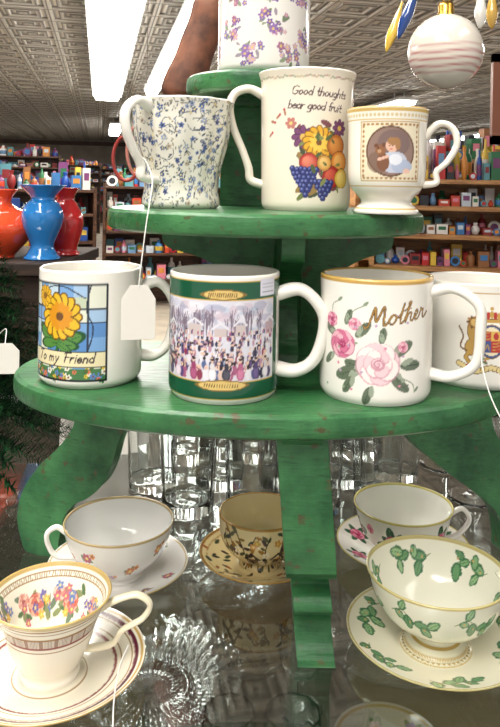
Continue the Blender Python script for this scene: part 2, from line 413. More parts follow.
# C -- "Mother" rose mug
rr = random.Random(3)
cv = Cv(258, 92, (242, 238, 230))
cv.rect(-129, 85.6, 129, 88, (200, 160, 84))
for x, y, L, a in ((-10, 26, 21, 3.5), (-6, 26, 17, 2.9), (12, 20, 16, -.6), (12, 36, 18, .55), (-22, 56, 12, 1.2), (-30, 48, 14, 2.7), (-14, 48, 15, .8), (-3, 14, 14, -1.9), (18, 29, 17, .0), (-33, 34, 12, 3.9), (4, 44, 12, 1.4), (-16, 20, 14, 4.2), (14, 24, 12, -1.2)):
    cv.leaf(x, y, L, a, (100, 112, 92), (60, 80, 66)); cv.leaf(x + 1, y + 1, L * .6, a + .3, (156, 166, 146))
    for q in (.4, .65): cv.line([(x + cos(a) * L * q, y + sin(a) * L * q), (x + cos(a + .25) * L * (q + .2), y + sin(a + .25) * L * (q + .2))], .35, (70, 90, 74))
cv.rose(2, 30, 17, (248, 236, 232), (238, 206, 212), (204, 140, 158), rr)
cv.rose(-25, 42, 11.5, (238, 184, 198), (216, 118, 152), (158, 54, 96), rr)
cv.rose(-35, 58, 6, (238, 180, 196), (210, 106, 142), (160, 56, 100), rr)
cv.rose(-15, 57, 5, (240, 196, 206), (220, 136, 160), (180, 84, 114), rr)
cv.rose(20, 42, 4.5, (240, 196, 206), (226, 150, 170), (180, 84, 114), rr)
for k in range(22): cv.ell(rr.uniform(-44, 26), rr.uniform(10, 64), 1.1, .9, rr.choice([(220, 140, 165), (150, 170, 140), (190, 160, 190)]))
for P_ in ([(-22, 56), (-16, 66), (-9, 70)], [(-35, 62), (-34, 69), (-29, 72)], [(20, 20), (28, 16), (30, 10)]):
    cv.line(cr(P_, 6).tolist(), .6, (120, 136, 110)); cv.leaf(P_[-1][0], P_[-1][1], 5, .7, (130, 146, 120))
ca_, sa_ = cos(.15), sin(.15)
def scr(P, x, y, sz, sl):
    return [(x + (p + sl * q) * sz * ca_ - q * sz * sa_, y + (p + sl * q) * sz * sa_ + q * sz * ca_) for p, q in cr(P, 4)]
for w_, c_ in ((1.7, (70, 54, 36)), (.8, (176, 132, 60))):
    cv.line(scr(FONT['M'][1][0], -6, 55.5, 13.0, .3), w_, c_); cv.line(scr(SCRIPT, -6, 55.5, 13.0, .3), w_ * .8, c_)
    cv.line(scr([(2.02, .62), (2.2, .68), (2.4, .66)], -6, 55.5, 13.0, .3), w_ * .6, c_)
vessel('coffee_mug', (.0965, .543, T3), -10, cylmug(.0415, .0875, .0005, .93), .003, cv, .0415, rimcol=(205, 168, 96),
       handles=[(80, hpts(.0415, .077, .018, .034, 1.), .004, .0058, [1.2, .9, 1, .9, 1.2])])

# D -- royal crest mug
rr = random.Random(4)
cv = Cv(264, 92, (238, 234, 226))
GC = (190, 150, 72); GK = (112, 82, 40); RD = (178, 50, 46)
cx = 11
cv.rect(-132, 74, 132, 75, GC)
# supporters, drawn first: body, hind leg, foreleg, mane, tail
for sx in (-1, 1):
    f = lambda x, y: (cx + sx * x, y)
    for wd, cc in ((1.2, GK), (0, GC)):
        cv.ell(*f(15, 33), 4.2 + wd * .5, 6 + wd * .5, cc, sx * .2)
        cv.ell(*f(14, 44), 3.4 + wd * .5, 7 + wd * .5, cc, sx * -.15)
        for P_ in ([(16, 30), (19, 25), (16, 21)], [(13, 29), (11, 25), (13, 21)], [(13, 48), (9, 49), (7.5, 52)], [(13, 43), (9, 43), (8, 40)]):
            cv.line([f(*p) for p in P_], 2.0 + wd, cc)
    cv.line(cr([f(18, 30), f(23, 33), f(21, 41), f(24, 48)], 6).tolist(), 1.2, GK)
    for k in range(10):
        a_ = k * .63; cv.leaf(cx + sx * 13.5, 52, 5.2, a_, GK if k % 2 else (160, 110, 50))
    cv.ell(*f(13, 52), 2.6, 2.8, (216, 180, 104)); cv.ell(*f(11, 51), 1.4, 1.1, (200, 160, 90)); cv.ell(*f(12, 52.8), .5, .5, (50, 40, 30))
cv.ell(cx, 38, 10.4, 13, GK); cv.ell(cx, 38, 9.4, 12, (232, 218, 184)); cv.line([(cx + 9.2 * cos(t), 38 + 11.6 * sin(t)) for t in np.linspace(0, 6.3, 40)], 1.3, (60, 80, 136))
cv.rect(cx - 7, 38, cx, 46, RD); cv.rect(cx, 38, cx + 7, 46, (214, 176, 84)); cv.rect(cx - 7, 30, cx, 38, (64, 80, 136)); cv.rect(cx, 30, cx + 7, 38, RD)
for k in range(3):
    cv.line([(cx - 6, 39.6 + k * 2.4), (cx - 1, 40.2 + k * 2.4)], .8, GC); cv.line([(cx + 1, 31.6 + k * 2.4), (cx + 6, 32.2 + k * 2.4)], .8, GC)
cv.ell(cx + 3.5, 42, 2, 2.8, RD); cv.line([(cx - 5, 31), (cx - 3, 36), (cx - 1.5, 31)], .7, GC)
cv.rect(cx - 6.5, 52, cx + 6.5, 55, GK); cv.rect(cx - 6, 52.5, cx + 6, 54.5, GC)
for k in range(5): cv.ell(cx - 5.4 + k * 2.7, 58.4 - abs(k - 2) * .8, 1.5, 3, RD if k % 2 else GC)
cv.ell(cx, 63, 1.3, 1.5, GC)
for P_, w_, c_ in (([(cx - 24, 20), (cx - 12, 15), (cx, 18), (cx + 12, 15), (cx + 24, 20)], 4.6, GK), ([(cx - 24, 20), (cx - 12, 15), (cx, 18), (cx + 12, 15), (cx + 24, 20)], 3.4, (228, 206, 146))):
    cv.line(cr(P_, 6).tolist(), w_, c_)
for k in range(12): cv.line([(cx - 17 + k * 3, 15.6), (cx - 16.6 + k * 3, 17.8)], .5, GK)
for k in range(14): cv.leaf(cx + rr.uniform(-18, 18), rr.uniform(20, 25), 4, rr.uniform(0, 6.3), rr.choice([(96, 116, 76), RD, GC]))
vessel('coffee_mug', (.1875, .588, T3), -18, cylmug(.042, .080, .001), .003, cv, .042,
       handles=[(110, hpts(.042, .066, .016, .03), .0042, .006, None)])

# E -- chintz fluted mug
rr = random.Random(5)
cv = Cv(280, 96, (226, 222, 210))
for k in range(150):
    x, y = rr.uniform(-140, 140), rr.uniform(0, 94); a = rr.uniform(0, 6.3)
    P = [(x, y)]
    for q in range(6):
        a += rr.uniform(-.7, .7); P.append((P[-1][0] + 2.2 * cos(a), P[-1][1] + 2.2 * sin(a)))
    cv.line(P, .55, (85, 92, 96))
for k in range(1400):
    x, y = rr.uniform(-140, 140), rr.uniform(0, 94)
    cv.leaf(x, y, rr.uniform(1.8, 3.4), rr.uniform(0, 6.3), rr.choice([(80, 92, 94), (115, 122, 110), (60, 66, 80), (140, 144, 144), (150, 136, 112)]))
for k in range(520):
    x, y, r = rr.uniform(-140, 140), rr.uniform(2, 93), rr.uniform(1.4, 2.6)
    cv.flower(x, y, r, rr.choice([(76, 100, 152), (98, 120, 168), (140, 156, 190), (60, 74, 122), (228, 222, 200), (186, 170, 145)]), rr.choice([(235, 220, 150), (60, 60, 90)]), 5, rr.random(), (70, 78, 92) if k % 2 else None)
outE = [(.0295, 0), (.0320, .003), (.0318, .008), (.0305, .015), (.031, .025), (.034, .040), (.0375, .054), (.0392, .066), (.0400, .078), (.0418, .087)]
vessel('coffee_mug', (-.057, .597, T2), 5, outE, .0026, cv, .040,
       flute=lambda T, z: .024 * np.cos(T * 12) * np.clip((z - .012) / .03, 0, 1),
       handles=[(-42, [(.037, .079), (.051, .084), (.063, .076), (.0635, .062), (.056, .047), (.047, .034), (.046, .025), (.0295, .022)], .0034, .0048, [1.2, 1, 1, .9, .9, 1])])

# F -- "Good thoughts bear good fruit" tall mug
rr = random.Random(6)
cv = Cv(250, 116, (236, 226, 208))
for k in range(150):
    x = -125 + k * 1.67
    cv.ell(x, 106 + rr.uniform(-1, 1), 1, .8, rr.choice([(196, 160, 150), (170, 175, 150), (205, 190, 160)]))
BR = (90, 70, 72)
cv.text(-13, 92, 6.8, 'Good thoughts', BR, .9, .25, -.05, .92)
cv.text(-16, 81, 6.8, 'bear good fruit', BR, .9, .25, -.05, .86)
ox = -5; oy = -4
for k in range(40):
    cv.leaf(14 + ox + rr.uniform(-20, 20), 44 + oy + rr.uniform(-28, 28), rr.uniform(6, 11), rr.uniform(0, 6.3), rr.choice([(84, 98, 60), (110, 120, 70), (120, 70, 80), (70, 80, 55), (150, 120, 70)]))
cv.flower(2 + ox, 62 + oy, 9, (120, 70, 110), (220, 180, 90), 8, 0, (80, 50, 80)); cv.flower(-8 + ox, 73 + oy, 5, (190, 120, 110), (230, 200, 120), 6)
cv.flower(34 + ox, 70 + oy, 7, (120, 70, 110), (220, 180, 90), 8, 0, (80, 50, 80))
cv.flower(15 + ox, 58 + oy, 13, (226, 172, 48), (104, 66, 36), 13, .1, (140, 90, 30)); cv.flower(15 + ox, 58 + oy, 8, (240, 198, 80), (120, 78, 40), 9)
for cx_, cy_, r_, c1, c2 in ((31, 56, 8.5, (186, 108, 46), (228, 160, 84)), (35, 43, 8.5, (218, 136, 56), (244, 192, 112)), (27, 31, 8.5, (168, 42, 40), (222, 106, 84)), (38, 30, 7.5, (222, 184, 76), (246, 222, 140)), (7, 42, 7.5, (186, 60, 50), (232, 146, 118)), (20, 42, 6, (206, 150, 70), (240, 205, 130))):
    cv.ell(cx_ + ox, cy_ + oy, r_ + .5, r_ + .5, (90, 50, 40)); cv.ell(cx_ + ox, cy_ + oy, r_, r_, c1)
    for t in range(5): cv.ell(cx_ + ox - r_ * .08 * t, cy_ + oy + r_ * .08 * t, r_ * (.8 - t * .13), r_ * (.8 - t * .13), c2, al=.3)
for (gx, gy, n_) in ((4, 37, 7), (20, 27, 5)):
    for i in range(n_):
        for j in range(n_ - i):
            x, y = gx + ox + (j - (n_ - 1 - i) / 2) * 3.4 + rr.uniform(-.9, .9), gy + oy - i * 3.3 + rr.uniform(-.5, .5)
            cv.ell(x, y, 2.5, 2.4, (30, 34, 80)); cv.ell(x, y, 2.1, 2.0, (52, 58, 120)); cv.ell(x - .6, y + .8, 1.0, .9, (110, 120, 184))
for k in range(14): cv.leaf(ox + rr.uniform(-6, 36), oy + rr.uniform(22, 66), rr.uniform(4, 8), rr.uniform(0, 6.3), rr.choice([(84, 98, 60), (130, 136, 80)]))
for x, y in ((-28, 70), (-23, 76), (-31, 62), (-19, 80)): cv.leaf(x, y, 5, rr.uniform(0, 6), (170, 120, 100)); cv.ell(x, y, 1.2, 1.1, (180, 80, 80))
outF = [(.0345, 0), (.0365, .004), (.037, .012), (.0375, .04), (.0382, .076), (.0390, .102), (.0412, .112)]
vessel('coffee_mug', (.0465, .603, T2), -4, outF, .0026, cv, .0385, hcol=(238, 230, 216),
       handles=[(-84, [(.0355, .094), (.048, .100), (.060, .096), (.0645, .084), (.061, .067), (.053, .048), (.048, .034), (.046, .024), (.0355, .020)], .0036, .0055, [1.2, 1, 1, .9, .9, 1, 1.1])])

# G -- footed baby-portrait mug
rr = random.Random(8)
cv = Cv(186, 90, (238, 233, 222))
cv.rect(-93, 75, 93, 77.5, (206, 172, 96)); cv.rect(-93, 69, 93, 69.8, (206, 172, 96)); cv.rect(-93, 20, 93, 21.2, (206, 172, 96)); cv.rect(-93, 3.5, 93, 4.6, (206, 172, 96))
for k in range(60): cv.ell(-93 + k * 3.1, 72.5, 1.1, 1.4, (216, 196, 150))
cv.rect(-21, 24, 26, 68, (190, 160, 110)); cv.rect(-20, 25, 25, 67, (230, 218, 190))
for k in range(13):
    for yy in (26.5, 65.5): cv.ell(-18 + k * 3.5, yy, 1.2, .9, (170, 130, 84))
for k in range(11):
    for xx in (-18.5, 23.5): cv.ell(xx, 28 + k * 3.6, .9, 1.2, (170, 130, 84))
cv.ell(2.5, 46, 18.5, 18.6, (104, 74, 56)); cv.ell(2.5, 46, 17.2, 17.3, (140, 114, 104)); cv.ell(5, 52, 12, 10, (112, 92, 90), al=.7); cv.ell(-6, 38, 9, 8, (116, 90, 74), al=.6)
cv.ell(5, 38, 10, 8, (190, 194, 210)); cv.ell(11, 35, 8, 5, (170, 180, 204)); cv.ell(6, 40, 5, 4, (222, 224, 232)); cv.ell(-3, 38, 4.6, 6.5, (122, 80, 56)); cv.ell(-5, 47, 3.8, 3.8, (142, 94, 64)); cv.ell(-8, 50, 1.5, 1.5, (110, 70, 48)); cv.ell(-2.5, 50.5, 1.4, 1.4, (110, 70, 48)); cv.ell(-5.6, 46, 1.5, 1.2, (186, 146, 110)); cv.ell(-6.4, 48, .5, .5, (30, 20, 20))
cv.ell(3.4, 50, 4.6, 4.6, (222, 178, 154)); cv.ell(4.6, 53.3, 4.8, 3, (160, 116, 74)); cv.ell(7.6, 50.5, 2, 3.5, (160, 116, 74)); cv.line([(0, 42), (-6, 40)], 2.2, (222, 180, 160)); cv.ell(1.6, 50, .5, .5, (60, 40, 40)); cv.ell(3.8, 49.8, .4, .4, (60, 40, 40)); cv.line([(2, 47.6), (3.6, 47.5)], .5, (180, 90, 90)); cv.ell(14.5, 31.5, 3, 1.8, (226, 186, 166))
outG = [(.0240, 0), (.0245, .002), (.0220, .005), (.0190, .008), (.0205, .012), (.026, .018), (.0290, .027), (.0296, .045), (.0296, .064), (.0310, .078)]
vessel('coffee_mug', (.1040, .550, T2), -10, outG, .0022, cv, .0296, rimcol=(214, 180, 110), hcol=(238, 232, 220),
       handles=[(86, [(.028, .058), (.038, .068), (.048, .065), (.0515, .053), (.045, .040), (.037, .032), (.037, .024), (.0270, .022)], .0026, .0038, [1.2, 1, 1, .9, .9, 1.1])])

# H -- top mug with purple bouquets
rr = random.Random(9)
cv = Cv(262, 99, (230, 224, 218))
for cx, cy in ((-34, 38), (8, 42), (44, 30), (-14, 14), (-60, 20), (34, 66), (-24, 66), (70, 50), (22, 14), (0, 70)):
    for k in range(14): cv.leaf(cx + rr.uniform(-9, 9), cy + rr.uniform(-8, 8), rr.uniform(4, 8), rr.uniform(0, 6.3), rr.choice([(110, 124, 96), (140, 150, 124), (150, 140, 150)]))
    for k in range(13): cv.flower(cx + rr.uniform(-11, 11), cy + rr.uniform(-9, 9), rr.uniform(2, 4.2), rr.choice([(140, 106, 170), (116, 88, 152), (180, 130, 160), (200, 164, 180), (160, 106, 138), (120, 110, 160)]), (220, 190, 110), 5, rr.random())
vessel('coffee_mug', (.0105, .655, T1), 0, cylmug(.0415, .095), .003, cv, .0415, handles=[(150, hpts(.0415, .078, .018, .03), .0045, .006, None)])

# ------------------------------------------------------------------ teacups + saucers
def saucer(loc, r, cv, rot=0, rim=None):
    m = MB()
    top = cr([(0, .0045), (r * .25, .0045), (r * .36, .0055), (r * .42, .0045), (r * .6, .0075), (r * .8, .012), (r * .97, .0165), (r, .0172)], 10)
    top = resample(top, .0009)
    th = th_u
    rad = np.maximum(top[:, 0], 1e-5)[:, None]
    X = rad * np.sin(th); Y = -rad * np.cos(th); Z = top[:, 1][:, None] * np.ones(len(th))
    m.grid(np.stack([X, Y, Z], -1), cv.sample(X * 1000, Y * 1000))
    m.rev([(r, .0172), (r * 1.004, .0164), (r * .99, .0155), (r * .7, .0075), (r * .45, .002), (r * .44, 0), (r * .41, 0), (r * .4, .0015), (0, .0015)], (0, 0, 0), lin(rim or WHITE), 96)
    return m.make('saucer', PORC, (loc[0], loc[1], loc[2] + .0002), rot)
def disc(w, base, y=None): return Cv(w, w, base, 4, -w / 2)
def ringline(c, r, w, col, a0=0, a1=2 * pi):
    c.line([(r * cos(a), r * sin(a)) for a in np.linspace(a0, a1, 120)], w, col)

# I -- front-left cup
rr = random.Random(10)
outI = [(.0205, 0), (.021, .003), (.0200, .006), (.0230, .012), (.0285, .024), (.0325, .037), (.0370, .048), (.0425, .057)]
cv = Cv(268, 62, (242, 236, 222))
GB = (150, 112, 60)
cv.rect(-134, 53.8, 134, 62, (206, 186, 138)); cv.rect(-134, 52.2, 134, 53.2, GB)
for k in range(215):
    x = -134 + k * 1.25; cv.line([(x, 38), (x, 44)], .6, (120, 84, 70))
cv.rect(-134, 36.5, 134, 37.9, (140, 70, 66)); cv.rect(-134, 44, 134, 45, GB); cv.rect(-134, 33.5, 134, 34.2, GB); cv.rect(-134, 49, 134, 49.6, GB)
ic = Cv(268, 90, (240, 235, 220))
ic.rect(-134, 0, 134, 2.2, (200, 172, 110)); ic.rect(-134, 4.2, 134, 4.8, GB); ic.rect(-134, 8.5, 134, 9, GB)
for k in range(134): ic.line([(-134 + k * 2, 5), (-133.4 + k * 2, 8.5)], .7, (150, 120, 80))
def bouquet(c, cx, cy, s=1.):
    for k in range(14): c.leaf(cx + rr.uniform(-12, 12) * s, cy + rr.uniform(-6, 6) * s, rr.uniform(6, 10) * s, rr.uniform(0, 6.3), rr.choice([(90, 116, 80), (136, 146, 104), (110, 130, 110)]))
    c.rose(cx, cy, 7 * s, (236, 186, 160), (208, 116, 100), (150, 60, 64), rr)
    c.rose(cx + 10 * s, cy - 4 * s, 5 * s, (240, 200, 180), (216, 146, 130), (160, 76, 80), rr)
    for k in range(10): c.flower(cx + rr.uniform(-18, 18) * s, cy + rr.uniform(-8, 8) * s, 2.8 * s, rr.choice([(110, 104, 170), (222, 180, 84), (194, 110, 126), (104, 128, 186)]), (240, 220, 120), 5)
for cx in (-118, 112, 70, -66, 0): bouquet(ic, cx, 25 + rr.uniform(-3, 3), 1.3)
vessel('teacup', (-.1365, .513, GT + .0047), 15, outI, .0016, cv, .0425, ic, rimcol=(206, 176, 110), bottom=.003,
       handles=[(78, [(.035, .046), (.047, .052), (.061, .055), (.070, .048), (.065, .038), (.051, .030), (.043, .020), (.0250, .017)], .0022, .0035, [1.2, 1, 1, .9, .9, 1])], hcol=(238, 228, 200))
c = disc(150, (238, 230, 212)); ringline(c, 64.8, 2, (196, 160, 90)); ringline(c, 61, 3, (104, 40, 56)); ringline(c, 58, .8, GB); ringline(c, 50, .8, GB); ringline(c, 46, 1.8, (130, 70, 66)); ringline(c, 26, .7, GB)
saucer((-.1365, .513, GT), .067, c, rim=(206, 176, 110))

# J -- back-left cup
rr = random.Random(11)
outJ = [(.022, 0), (.0225, .003), (.0215, .006), (.029, .011), (.039, .021), (.0445, .032), (.0475, .042), (.0488, .0480)]
cv = Cv(304, 60, (240, 237, 232)); cv.rect(-152, 46.8, 152, 60, (190, 166, 120))
for x, y in ((-30, 34), (12, 21), (40, 35), (-58, 26), (-10, 12), (66, 24)):
    for k in range(6): cv.leaf(x, y, 6.5, rr.uniform(0, 6.3), (120, 136, 104))
    cv.flower(x, y, 5, rr.choice([(180, 76, 100), (140, 96, 150), (204, 124, 80)]), (240, 210, 110), 6); cv.flower(x + 6, y + 3, 3, (216, 140, 84), (120, 80, 50), 5)
ic = Cv(304, 90, (240, 238, 234)); ic.rect(-152, 0, 152, 1.2, (190, 166, 120))
vessel('teacup', (-.112, .645, GT + .0047), 10, outJ, .0016, cv, .0485, ic, rimcol=(196, 172, 124), bottom=.003,
       handles=[(-88, [(.0455, .040), (.054, .046), (.062, .041), (.061, .031), (.054, .021), (.038, .018)], .0022, .0034, None)])
c = disc(150, (234, 232, 228)); ringline(c, 60.5, 1.2, (190, 165, 110))
for a in (-.9, -.3, -1.7, .8, 2.4, 3.6):
    x, y = 48 * cos(a), 48 * sin(a)
    for k in range(5): c.leaf(x, y, 7, rr.uniform(0, 6.3), (110, 130, 100))
    c.flower(x, y, 5, (170, 76, 104), (230, 200, 110), 6)
saucer((-.112, .645, GT), .062, c, rim=(190, 165, 110))

# K -- middle cream cup
rr = random.Random(12)
outK = [(.019, 0), (.0195, .003), (.019, .006), (.027, .012), (.035, .021), (.0385, .032), (.0395, .048)]
cv = Cv(242, 60, (222, 202, 150)); cv.rect(-121, 46.8, 121, 60, (170, 126, 54))
for k in range(10):
    X = -40 + k * 11; P = cr([(X, 4), (X + rr.uniform(-4, 4), 18), (X + rr.uniform(-6, 6), 30), (X + rr.uniform(-6, 6), 42)], 6)
    cv.line(P.tolist(), 1.1, (60, 46, 36))
    for p_ in P[::2]: cv.leaf(p_[0], p_[1], rr.uniform(5, 9), rr.uniform(0, 6.3), rr.choice([(50, 60, 42), (84, 80, 48), (64, 46, 40), (130, 96, 44), (150, 110, 50)]))
for k in range(34): cv.flower(rr.uniform(-40, 64), rr.uniform(6, 40), 3.6, rr.choice([(160, 60, 48), (196, 136, 60), (236, 226, 200), (80, 60, 60), (110, 64, 60), (186, 150, 70)]), (220, 190, 90), 5)
for k in range(3):
    X = -14 + k * 26; cv.rect(X, 10, X + 8, 20, (96, 60, 44)); cv.line([(X - 3, 20), (X + 4, 26), (X + 11, 20)], 2, (60, 44, 40))
vessel('teacup', (.016, .668, GT + .0047), 0, outK, .0016, cv, .0395, None, (228, 214, 174), rimcol=(170, 126, 54), bottom=.003,
       handles=[(120, [(.036, .041), (.048, .045), (.056, .038), (.05, .027), (.034, .020)], .002, .0032, None)], hcol=(225, 205, 150))
c = disc(130, (214, 194, 142)); ringline(c, 55.5, 2, (140, 100, 44)); ringline(c, 50, .8, (150, 110, 60))
for k in range(80):
    a = rr.uniform(0, 6.3); q = rr.uniform(28, 50); c.leaf(q * cos(a), q * sin(a), 8, rr.uniform(0, 6.3), rr.choice([(70, 76, 50), (150, 90, 50), (80, 60, 46)]))
saucer((.016, .668, GT), .057, c, rim=(170, 130, 60))

# L -- back-right rose cup
rr = random.Random(13)
outL = [(.021, 0), (.0215, .003), (.0205, .006), (.029, .011), (.038, .021), (.0425, .032), (.0450, .042), (.0470, .0475)]
cv = Cv(300, 60, (240, 237, 226)); cv.rect(-150, 46.3, 150, 60, (196, 184, 100))
for x, y in ((-10, 24), (44, 25), (-64, 25), (90, 25)):
    for k, L_ in enumerate((21, 16, 19, 14, 21, 15, 19, 16)): cv.leaf(x, y, L_, k * .785 + .2, (40, 84, 54), (100, 140, 96))
    cv.rose(x, y, 11, (228, 140, 166), (194, 72, 110), (132, 28, 64), rr)
cv.rose(-36, 34, 5, (236, 150, 175), (206, 80, 120), (150, 30, 70), rr)
ic = Cv(300, 90, (240, 238, 228)); ic.rect(-150, 0, 150, 1.4, (196, 184, 100))
vessel('teacup', (.152, .690, GT + .0047), -12, outL, .0016, cv, .0475, ic, rimcol=(204, 192, 116), bottom=.003,
       handles=[(96, [(.0435, .040), (.055, .046), (.062, .038), (.058, .028), (.048, .019), (.035, .016)], .0022, .0034, None)])
c = disc(140, (236, 232, 222)); ringline(c, 62, 1.4, (190, 176, 110))
for a in (3.5, 4.4, 2.6, .5, 5.6):
    x, y = 46 * cos(a), 46 * sin(a)
    for k in range(6): c.leaf(x, y, 13, k * 1.05, (50, 96, 64))
    c.rose(x, y, 8, (236, 150, 175), (206, 80, 120), (150, 30, 70), rr)
saucer((.152, .690, GT), .0625, c, rim=(200, 190, 120))

# M -- front-right leafy cup
rr = random.Random(14)
CRM = (234, 231, 210)
outM = [(.0235, 0), (.024, .002), (.021, .005), (.0165, .009), (.018, .013), (.028, .018), (.040, .027), (.047, .038), (.0515, .050), (.0535, .0575)]
def vine(c, pts, s=1., cl=False):
    P = cr(pts, 6); c.line(P.tolist(), .7, (120, 140, 84))
    for i in range(2, len(P) - 1, 3):
        t = P[i + 1] - P[i - 1]; a = math.atan2(t[1], t[0]); sd = 1 if (i // 3) % 2 else -1
        L = rr.uniform(6.5, 10.5) * s; b = a + sd * rr.uniform(.6, 1.1); x, y = P[i]
        for off in (-.5, .5):  # broad lobed leaf
            c.leaf(x, y, L * .7, b + off, (66, 112, 76))
        c.ell(x + cos(b) * L * .5, y + sin(b) * L * .5, L * .52, L * .30, (66, 112, 76), b)
        c.ell(x + cos(b) * L * .5, y + sin(b) * L * .5, L * .42, L * .21, rr.choice([(130, 172, 122), (150, 186, 136), (104, 150, 104)]), b)
        c.line([(x, y), (x + cos(b) * L * .95, y + sin(b) * L * .95)], .45, (60, 104, 70))
        if i % 2: c.ell(x - cos(b) * 3.4, y - sin(b) * 3.4, 1.0, 1.0, (200, 170, 110))
cv = Cv(336, 62, CRM); cv.rect(-168, 56.6, 168, 62, (196, 180, 120)); cv.rect(-168, 7, 168, 8, (190, 160, 90))
for x_, n_ in ((-78, 3), (-36, 4), (14, 4), (62, 3)):
    vine(cv, [(x_ + k * 10.5, 44 + 5 * sin(k * 1.9) - k * 1.2) for k in range(n_)], 1.25)
for k in range(60): cv.ell(-80 + k * 2.7, 3, 1, 1, (190, 160, 90))
ic = Cv(336, 110, (238, 235, 218)); ic.rect(-168, 0, 168, 1.6, (196, 180, 120))
for k in range(6): vine(ic, [(-162 + k * 56 + j * 11, 13 + 5 * sin(j * 2.1) + j * 1.2) for j in range(4)], 1.45)
vessel('teacup', (.1485, .553, GT + .0047), -15, outM, .0016, cv, .0535, ic, rimcol=(200, 186, 128), bottom=.005,
       handles=[(112, [(.049, .050), (.060, .055), (.068, .047), (.063, .034), (.052, .026), (.036, .024)], .0022, .0034, None)], hcol=CRM)
c = disc(150, (234, 230, 208)); ringline(c, 66.6, 1.2, (190, 174, 110))
for k in range(6):
    a0 = k * 2 * pi / 6 + .2; vine(c, [((54 + 3 * sin(j * 2)) * cos(a0 + j * .2), (54 + 3 * sin(j * 2)) * sin(a0 + j * .2)) for j in range(4)], 1.3)
for k in range(40):
    a = k * 2 * pi / 40; c.ell(24 * cos(a), 24 * sin(a), 1.4, 1.4, (190, 162, 96))
ringline(c, 26.5, .7, (196, 166, 90))
saucer((.1485, .553, GT), .068, c, rim=(200, 186, 128))

# ------------------------------------------------------------------ green tiered stand
m = MB(); W1 = (1, 1, 1)
def tier(cx, cy, a, bf, bb, z, t, seg=140):
    prof = [(-1, 0), (-.01, 0), (-.003, -.0008), (-.0006, -.003), (0, -.006), (0, -t + .005), (-.001, -t + .002), (-.004, -t), (-1, -t)]
    th = np.linspace(0, 2 * pi, seg, endpoint=False); rows = []
    for ins, dz in prof:
        k = 0 if ins < -.5 else 1
        A = (a + ins) * k + 1e-4; B = np.where(np.cos(th) > 0, bf + ins, bb + ins) * k + 1e-4
        rows.append(np.stack([cx + A * np.sin(th), cy - B * np.cos(th), np.full(seg, z + dz)], -1))
    m.grid(np.array(rows), W1)
tier(.013, .605, .205, .122, .12, T3, .0185)
tier(.0135, .625, .135, .113, .11, T2, .018)
tier(.010, .665, .070, .068, .06, T1, .018)
m.box((.010, .665, T1 - .022), (.09, .03, .008), W1)
HUB = (.04, .645)
def leg(o, to, out, th, zoff=0, lean=None):
    d = np.array([to[0] - o[0], to[1] - o[1], 0.]); d /= np.linalg.norm(d)
    m.extrude(out, (o[0], o[1], zoff), d, (-d[1], d[0], 0), th, W1, lean)
outer_ = [(-.01, T3 - .0185), (.10, T3 - .0185), (.205, T3 - .0185), (.212, 1.205), (.206, 1.190), (.203, 1.178), (.206, 1.158), (.220, 1.138), (.240, 1.118), (.256, 1.094), (.262, 1.068), (.257, 1.045), (.250, GT), (.222, GT), (.219, 1.050), (.214, 1.072), (.203, 1.086)]
legL = cr(outer_ + [(.189, 1.094), (.175, 1.108), (.166, 1.128), (.160, 1.150), (.148, 1.172), (.130, 1.190), (.10, 1.197), (-.01, 1.197)], 5, True)
legR = cr(outer_ + [(.186, 1.100), (.166, 1.114), (.146, 1.130), (.124, 1.148), (.106, 1.168), (.092, 1.188), (.07, 1.196), (-.01, 1.197)], 5, True)
leg(HUB, (-.21, .700), legL, .019)
leg(HUB, (.27, .715), legR, .019)
fo = [(-.01, T3 - .0185), (.135, T3 - .0185), (.142, 1.208), (.139, 1.196), (.128, 1.190), (.126, 1.176), (.131, 1.16), (.137, 1.14), (.137, 1.122), (.130, 1.110), (.118, 1.104), (.112, 1.096), (.121, 1.090), (.124, 1.082), (.114, 1.074), (.104, 1.068), (.100, 1.058), (.104, 1.045), (.112, 1.038), (.112, GT), (.068, GT), (.062, 1.045), (.07, 1.07), (.07, 1.10), (.06, 1.13), (.045, 1.16), (.02, 1.18), (-.01, 1.185)]
leg((.0375, HUB[1]), (.0375, .4), cr(fo, 4, True), .028, 0, (-.088, T3))
m.extrude([(.11, T3 - .0185), (.143, T3 - .0185), (.143, 1.205), (.141, 1.135), (.137, 1.116), (.128, 1.108), (.11, 1.108)], (.0375, HUB[1], 0), (0, -1, 0), (1, 0, 0), .036, W1, (-.088, T3))
def upbr(o, to, r, z0, z1, th):
    h = z1 - z0
    leg(o, to, cr([(-.008, z0), (r * .45, z0), (r * .5, z0 + .08 * h), (r * .42, z0 + .18 * h), (r * .34, z0 + .32 * h), (r * .36, z0 + .5 * h), (r * .5, z0 + .66 * h), (r * .72, z0 + .76 * h), (r * .95, z0 + .82 * h), (r, z0 + .92 * h), (r * .97, z1), (r * .5, z1), (-.008, z1)], 5, True), th)
H2 = (.034, .655)
upbr(H2, (.034, .4), .105, T3, T2 - .0175, .018)
upbr(H2, (-.2, .70), .115, T3, T2 - .0175, .018)
upbr(H2, (.25, .70), .10, T3, T2 - .0175, .018)
m.box((.066, .668, (T3 + T2) / 2 - .009), (.04, .016, T2 - T3 - .018), W1, .15)
H1 = (.008, .69)
upbr(H1, (-.2, .70), .055, T2, T1 - .0175, .018)
upbr(H1, (.2, .70), .055, T2, T1 - .0175, .018)
m.box((-.005, .685, (T2 + T1) / 2 - .009), (.046, .018, T1 - T2 - .018), W1)
m.make('tiered_display_stand', GREEN, sharp=35, bevel=.0012)

